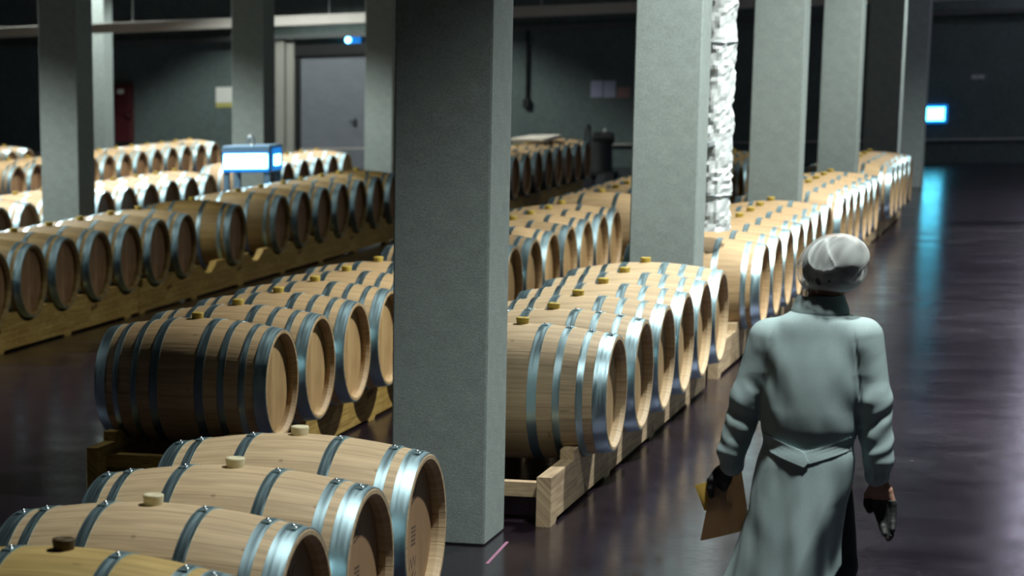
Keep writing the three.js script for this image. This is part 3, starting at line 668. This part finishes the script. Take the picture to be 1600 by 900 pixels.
  const body = part('body', mergeGeometries([
    netMesh(bodyF, [-0.36, -0.01, -0.36], [0.34, 1.36, 0.2], 0.011),
    netMesh((x, y, z) => Math.max(head(x, y, z), 1.335 - y), [-0.09, 1.32, -0.18], [0.16, 1.60, 0.09], 0.005),
    netMesh((x, y, z) => smin(handD('r', x, y, z), cap(x, y, z, [0.206, 0.84, 0.012], WR, 0.027, 0.024), 0.008), [0.13, 0.50, -0.06], [0.32, 0.86, 0.10], 0.0035),
    netMesh((x, y, z) => smin(handD('l', x, y, z), cap(x, y, z, [-0.252, 0.84, 0.012], WL, 0.027, 0.024), 0.008), [-0.38, 0.62, -0.08], [-0.19, 0.86, 0.09], 0.0035),
  ]), skin, person);
  // ---- dark gloves over the hands
  const gloveMat = new THREE.MeshStandardMaterial({ color: new THREE.Color(0.020, 0.022, 0.023), roughness: 0.55 });
  part('glove', netMesh((x, y, z) => Math.max(handD('r', x, y, z) - 0.0022, y - 0.70), [0.13, 0.50, -0.06], [0.32, 0.86, 0.10], 0.0035), gloveMat, person);
  part('glove', netMesh((x, y, z) => Math.max(handD('l', x, y, z) - 0.0022, y - 0.782), [-0.38, 0.62, -0.08], [-0.19, 0.86, 0.09], 0.0035), gloveMat, person);
  // ---- coat
  const coatKeys = [[1.355, 0.062, 0.062, 0.004, -0.005], [1.325, 0.088, 0.078, 0, 0], [1.29, 0.140, 0.092, -0.004, 0], [1.24, 0.168, 0.103, -0.008, 0], [1.15, 0.171, 0.116, -0.012, 0.003], [1.0, 0.160, 0.123, -0.013, 0.010], [0.88, 0.153, 0.122, -0.014, 0.014], [0.80, 0.162, 0.129, -0.018, 0.018], [0.65, 0.176, 0.142, -0.022, 0.026], [0.50, 0.184, 0.155, -0.032, 0.034], [0.30, 0.20, 0.17, -0.045, 0.044]];
  const sleeve = (x, y, z, S, E, W, s) => {
    let d = smin(cap(x, y, z, S, E, 0.064, 0.057), cap(x, y, z, E, [W[0], W[1] + 0.045, W[2]], 0.057, 0.049), 0.03);
    // puckers across the forearm and the bend of the elbow
    const q = y * 85 + x * 60 * s + z * 30 + n3(x * 16, y * 16, z * 16, 5) * 2.2;
    const amt = Math.exp(-(((y - 0.93) / 0.11) ** 2));
    d += Math.sin(q) * 0.0020 * amt + n3(x * 26 + y * 20, y * 26 - x * 16, z * 20, 9) * (0.0008 + 0.0014 * amt);
    // gathered cuff
    d = smin(d, cap(x, y, z, [W[0], W[1] + 0.03, W[2]], [W[0] + 0.002 * s, W[1] - 0.004, W[2]], 0.040, 0.040) + Math.sin(Math.atan2(z - W[2], x - W[0]) * 13) * 0.0018, 0.008);
    return d;
  };
  const hem = (x) => 0.33 + 0.24 * Math.max(0, Math.min(1, (x - 0.04) / 0.125));
  const coatF = (x, y, z) => {
    let d = ellip(x, y, z, coatKeys);
    const a = Math.atan2(z, x), low = Math.max(0, Math.min(1, (0.86 - y) / 0.45)), up = Math.max(0, Math.min(1, (y - 0.9) / 0.1));
    d += low * (Math.sin(a * 6 + 0.8 + y * 2.2) * 0.010 + Math.sin(a * 11 + 2 - y * 5) * 0.005) + n3(x * 9 + y * 5, y * 7 - x * 3, z * 7, 3) * 0.0028 + n3(x * 34, y * 14, z * 25, 6) * 0.0010;
    d += up * (Math.sin((x * 1.2 + y) * 34 + 1) * 0.0022 * Math.max(0, Math.min(1, (Math.abs(x) - 0.03) * 12)));
    d += Math.exp(-(((y - 0.885) / 0.03) ** 2)) * 0.006;
    { const m = (x - 0.13) * 0.946 - (y - 0.80) * 0.324, on = Math.max(0, Math.min(1, (0.84 - y) / 0.16)); const t = Math.max(0, Math.min(1, (m + 0.03) / 0.10)); d += on * 0.040 * t * t * (3 - 2 * t); }    // deep fold over the right leg
    d = smin(d, cap(x, y, z, [-0.17, 0.60, 0.0], [-0.235, 0.34, 0.02], 0.03, 0.055), 0.05);       // flap blown out to the left
    d = Math.max(d, y - 1.35);
    d = Math.max(d, hem(x) - y);
    const kk = 0.012 + 0.028 * Math.max(0, Math.min(1, (y - 1.0) / 0.12));
    d = smin(d, sleeve(x, y, z, SL, EL, WL, 1), kk); d = smin(d, sleeve(x, y, z, SR, ER, WR, -1), kk);
    // sleeve seams
    for (const [S, s] of [[SL, -1], [SR, 1]]) { const e = Math.abs((x - S[0]) * s - (1.19 - y) * 0.12 + 0.012); d += 0.0025 * Math.max(0, Math.min(1, (y - 1.0) / 0.05, (1.28 - y) / 0.05)) * Math.exp(-((e / 0.005) ** 2)); }
    return d;
  };
  const weave = texture(256, 256, (u, v, i, j) => g3(0.90 + ((i + j) % 2) * 0.05 + (vnoise(u * 60, v * 60, 60, 60, 3) - 0.5) * 0.08), true, 12, 12);
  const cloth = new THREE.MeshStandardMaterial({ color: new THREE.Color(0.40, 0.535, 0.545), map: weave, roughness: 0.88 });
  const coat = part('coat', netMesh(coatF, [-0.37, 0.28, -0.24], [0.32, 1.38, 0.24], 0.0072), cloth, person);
  // ---- patches laid on the coat: collar, half belt
  const surf = (x, y) => { let z = 0.26; if (coatF(x, y, 0) > 0) return 0; for (let i = 0; i < 60; i++) { const d = coatF(x, y, z); if (d < 0.0008) break; z -= Math.max(0.0006, d * 0.7); } return z; };
  function strap(line, h, thick) {                                // line: [x, y] points; a flat band on the back of the coat
    const pos = [], idx = [], n = line.length, m = 4;
    for (let lay = 0; lay < 2; lay++) for (let i = 0; i < n; i++) for (let j = 0; j <= m; j++) { const [x, y, k = 1] = line[i], yy = y + (j / m - 0.5) * h * k; pos.push(x, yy, surf(x, yy) + (lay ? -0.004 : thick)); }
    const V = (l, i, j) => (l * n + i) * (m + 1) + j;
    for (let i = 0; i < n - 1; i++) for (let j = 0; j < m; j++) { idx.push(V(0, i, j), V(0, i + 1, j), V(0, i + 1, j + 1), V(0, i, j), V(0, i + 1, j + 1), V(0, i, j + 1)); }
    for (let i = 0; i < n - 1; i++) { for (const [j, f] of [[0, 1], [m, 0]]) { const q = [V(0, i, j), V(0, i + 1, j), V(1, i + 1, j), V(1, i, j)]; if (f) idx.push(q[0], q[2], q[1], q[0], q[3], q[2]); else idx.push(q[0], q[1], q[2], q[0], q[2], q[3]); } }
    for (const i of [0, n - 1]) for (let j = 0; j < m; j++) idx.push(V(0, i, j), V(0, i, j + 1), V(1, i, j + 1), V(0, i, j), V(1, i, j + 1), V(1, i, j));
    const g = new THREE.BufferGeometry(); g.setAttribute('position', new THREE.Float32BufferAttribute(pos, 3)); g.setIndex(idx); g.setAttribute('uv', new THREE.Float32BufferAttribute(pos.filter((_, i) => i % 3 < 2), 2));
    const h2 = g.toNonIndexed(); h2.computeVertexNormals(); return h2;
  }
  const lerpLine = (a, b, n, f) => Array.from({ length: n }, (_, i) => { const t = i / (n - 1); return [a[0] + (b[0] - a[0]) * t, a[1] + (b[1] - a[1]) * t, f ? f(t) : 1]; });
  part('belt', strap(lerpLine([-0.02, 0.845], [0.128, 0.892], 12), 0.044, 0.003), cloth, coat);
  part('belt', strap([...lerpLine([-0.158, 0.898], [-0.025, 0.850], 12), [-0.010, 0.842, 0.9], [0.004, 0.836, 0.05]], 0.05, 0.006), cloth, coat);
  {
    const seg = 48, prof = [[0.088, 1.315], [0.089, 1.330], [0.078, 1.362], [0.071, 1.378], [0.067, 1.380], [0.063, 1.374], [0.063, 1.33]], pos = [], idx = [];
    for (let i = 0; i <= seg; i++) { const a = i / seg * Math.PI * 2; for (const [r, y] of prof) { const front = Math.max(0, -Math.sin(a)); pos.push(0.004 + Math.cos(a) * r * 1.04, y - front * 0.045 + Math.sin(a * 5) * 0.0015, -0.004 + Math.sin(a) * r * 0.96); } }
    for (let i = 0; i < seg; i++) for (let j = 0; j < prof.length - 1; j++) { const a = i * prof.length + j, b = a + 1, c = a + prof.length, d = c + 1; idx.push(a, b, d, a, d, c); }
    const g = new THREE.BufferGeometry(); g.setAttribute('position', new THREE.Float32BufferAttribute(pos, 3)); g.setAttribute('uv', new THREE.Float32BufferAttribute(pos.filter((_, i) => i % 3 < 2), 2)); g.setIndex(idx); g.computeVertexNormals();
    part('collar', g, cloth, coat);
  }
  // ---- trousers and shoes
  const dark = new THREE.MeshStandardMaterial({ color: new THREE.Color(0.018, 0.022, 0.026), roughness: 0.85 });
  part('trousers', netMesh((x, y, z) => { let d = 1; for (const [h, k, a] of [[HL, KL, AL], [HR, KR, AR]]) d = smin(d, smin(cap(x, y, z, h, k, 0.070, 0.066), cap(x, y, z, k, a, 0.066, 0.058), 0.02), 0.015); return Math.max(d + n3(x * 14, y * 10, z * 14, 4) * 0.005, 0.075 - y, y - 0.84); }, [-0.24, 0.05, -0.30], [0.22, 0.88, 0.20], 0.011), dark, person);
  for (const a of [AL, AR]) part('shoe', netMesh((x, y, z) => Math.max(smin(cap(x, y, z, [a[0], a[1], a[2] + 0.01], [a[0], 0.05, a[2] + 0.01], 0.048, 0.046), cap(x, y, z, [a[0], 0.045, a[2]], [a[0], 0.032, a[2] - 0.15], 0.046, 0.040), 0.02), 0.0 - y), [a[0] - 0.09, -0.012, a[2] - 0.22], [a[0] + 0.09, 0.17, a[2] + 0.09], 0.008), dark, person);
  // ---- hair under a gathered net
  const hairMat = new THREE.MeshStandardMaterial({ color: new THREE.Color(0.030, 0.026, 0.024), roughness: 0.7 });
  const tilt = 0.5, ct = Math.cos(tilt), st = Math.sin(tilt);
  const netF = (x, y, z) => {
    const dx = x - 0.036, dy = y - 1.476, dz = z + 0.022, u = dx * ct + dy * st, v = -dx * st + dy * ct;
    let d = (Math.hypot(u / 0.118, v / 0.103, dz / 0.116) - 1) * 0.1;
    const a = Math.atan2(v + 0.05, u + 0.02);
    const lowr = Math.max(0, Math.min(1, (1.56 - y) / 0.08));
    { const r = 1 - Math.abs(n3(u * 26 + v * 8, v * 9, dz * 22, 7)); d += lowr * (-(r * r * r) * 0.006 + 0.003) + n3(x * 60, y * 30, z * 60, 8) * 0.0012; }
    d += 0.008 * Math.exp(-(((y - 1.392 - dx * -0.12) / 0.007) ** 2));
    return Math.max(d, 1.374 + (x - 0.036) * -0.12 - y);
  };
  part('hair', netMesh((x, y, z) => { const d = ell(x, y, z, [0.036, 1.485, -0.018], [0.096, 0.088, 0.104]); return Math.max(smin(d, ell(x, y, z, [0.02, 1.44, 0.03], [0.06, 0.035, 0.045]), 0.03) + Math.sin(x * 160 + z * 60) * 0.0012, 1.40 - y, -0.105 - z); }, [-0.08, 1.38, -0.14], [0.15, 1.60, 0.11], 0.005), hairMat, person);
  const netTex = texture(256, 256, (u, v, i, j) => g3(0.72 + ((i % 8 < 3) ? 0.2 : 0) * 0.7 + ((j % 8 < 3) ? 0.2 : 0) * 0.7), false, 14, 14);
  const netMat = new THREE.MeshPhysicalMaterial({ color: new THREE.Color(0.62, 0.68, 0.68), roughness: 0.85, transparent: true, vertexColors: true, side: THREE.DoubleSide });
  const netGeo = netMesh(netF, [-0.11, 1.35, -0.16], [0.18, 1.61, 0.12], 0.004);
  {                                                                // the gauze is gathered in folds and stretched thin between them
    const p = netGeo.attributes.position, c = new Float32Array(p.count * 4);
    for (let i = 0; i < p.count; i++) {
      const x = p.getX(i), y = p.getY(i), z = p.getZ(i), dx = x - 0.036, dy = y - 1.476, dz = z + 0.022, u = dx * ct + dy * st, v = -dx * st + dy * ct;
      const r = 1 - Math.abs(n3(u * 26 + v * 8, v * 9, dz * 22, 7)), w = 0.5 + 0.5 * n3(x * 70, y * 24, z * 70, 12);
      const band = Math.exp(-(((y - 1.388 + dx * 0.12) / 0.024) ** 2));
      c.set([1, 1, 1, Math.min(0.95, 0.20 + 0.45 * Math.pow(r, 4) + 0.32 * w * w + 0.6 * band)], i * 4);
    }
    netGeo.setAttribute('color', new THREE.BufferAttribute(c, 4));
  }
  part('hairnet', netGeo, netMat, person);
}
// papers held in the left hand
{
  const g = group('paper_folder', -0.81, 0, 8.238);
  function sheet(c, bend, off) {                                   // four corners: top left, top right, bottom right, bottom left
    const n = 10, pos = [], idx = [], uv = [];
    for (let l = 0; l < 2; l++) for (let j = 0; j <= n; j++) for (let i = 0; i <= n; i++) {
      const s = i / n, t = j / n, m = (k) => (c[0][k] * (1 - s) + c[1][k] * s) * (1 - t) + (c[3][k] * (1 - s) + c[2][k] * s) * t;
      pos.push(m(0), m(1), m(2) + bend * Math.sin(s * Math.PI) * t + off - l * 0.0016); uv.push(s, t);
    }
    const V = (l, i, j) => l * (n + 1) * (n + 1) + j * (n + 1) + i;
    for (let j = 0; j < n; j++) for (let i = 0; i < n; i++) { idx.push(V(0, i, j), V(0, i, j + 1), V(0, i + 1, j + 1), V(0, i, j), V(0, i + 1, j + 1), V(0, i + 1, j), V(1, i, j), V(1, i + 1, j + 1), V(1, i, j + 1), V(1, i, j), V(1, i + 1, j), V(1, i + 1, j + 1)); }
    for (let k = 0; k < n; k++) for (const [a, b] of [[[k, 0], [k + 1, 0]], [[k, n], [k + 1, n]], [[0, k], [0, k + 1]], [[n, k], [n, k + 1]]]) idx.push(V(0, ...a), V(0, ...b), V(1, ...b), V(0, ...a), V(1, ...b), V(1, ...a));
    const q = new THREE.BufferGeometry(); q.setAttribute('position', new THREE.Float32BufferAttribute(pos, 3)); q.setAttribute('uv', new THREE.Float32BufferAttribute(uv, 2)); q.setIndex(idx); const h = q.toNonIndexed(); h.computeVertexNormals(); return h;
  }
  const ribs = texture(256, 64, (u, v) => { const k = Math.sin(u * 2 * Math.PI * 26) > 0.3 ? 0.06 : 0; return [0.80 + k, 0.71 + k, 0.58 + k]; });
  part('cover', sheet([[-0.318, 0.752, -0.052], [-0.226, 0.776, -0.060], [-0.190, 0.573, -0.060], [-0.352, 0.523, -0.050]], 0.014, 0), new THREE.MeshPhysicalMaterial({ map: ribs, roughness: 0.5, transmission: 0.45, thickness: 0 }), g);
  part('yellow_sheet', sheet([[-0.379, 0.716, -0.058], [-0.322, 0.734, -0.064], [-0.300, 0.640, -0.064], [-0.344, 0.628, -0.060]], 0.004, -0.002), new THREE.MeshStandardMaterial({ color: 0xe3bd58, roughness: 0.8 }), g);
  tag(g, 'brownish folder with a yellow sheet held in the person\'s left hand', 'folder');
}

renderer.render(scene, camera);
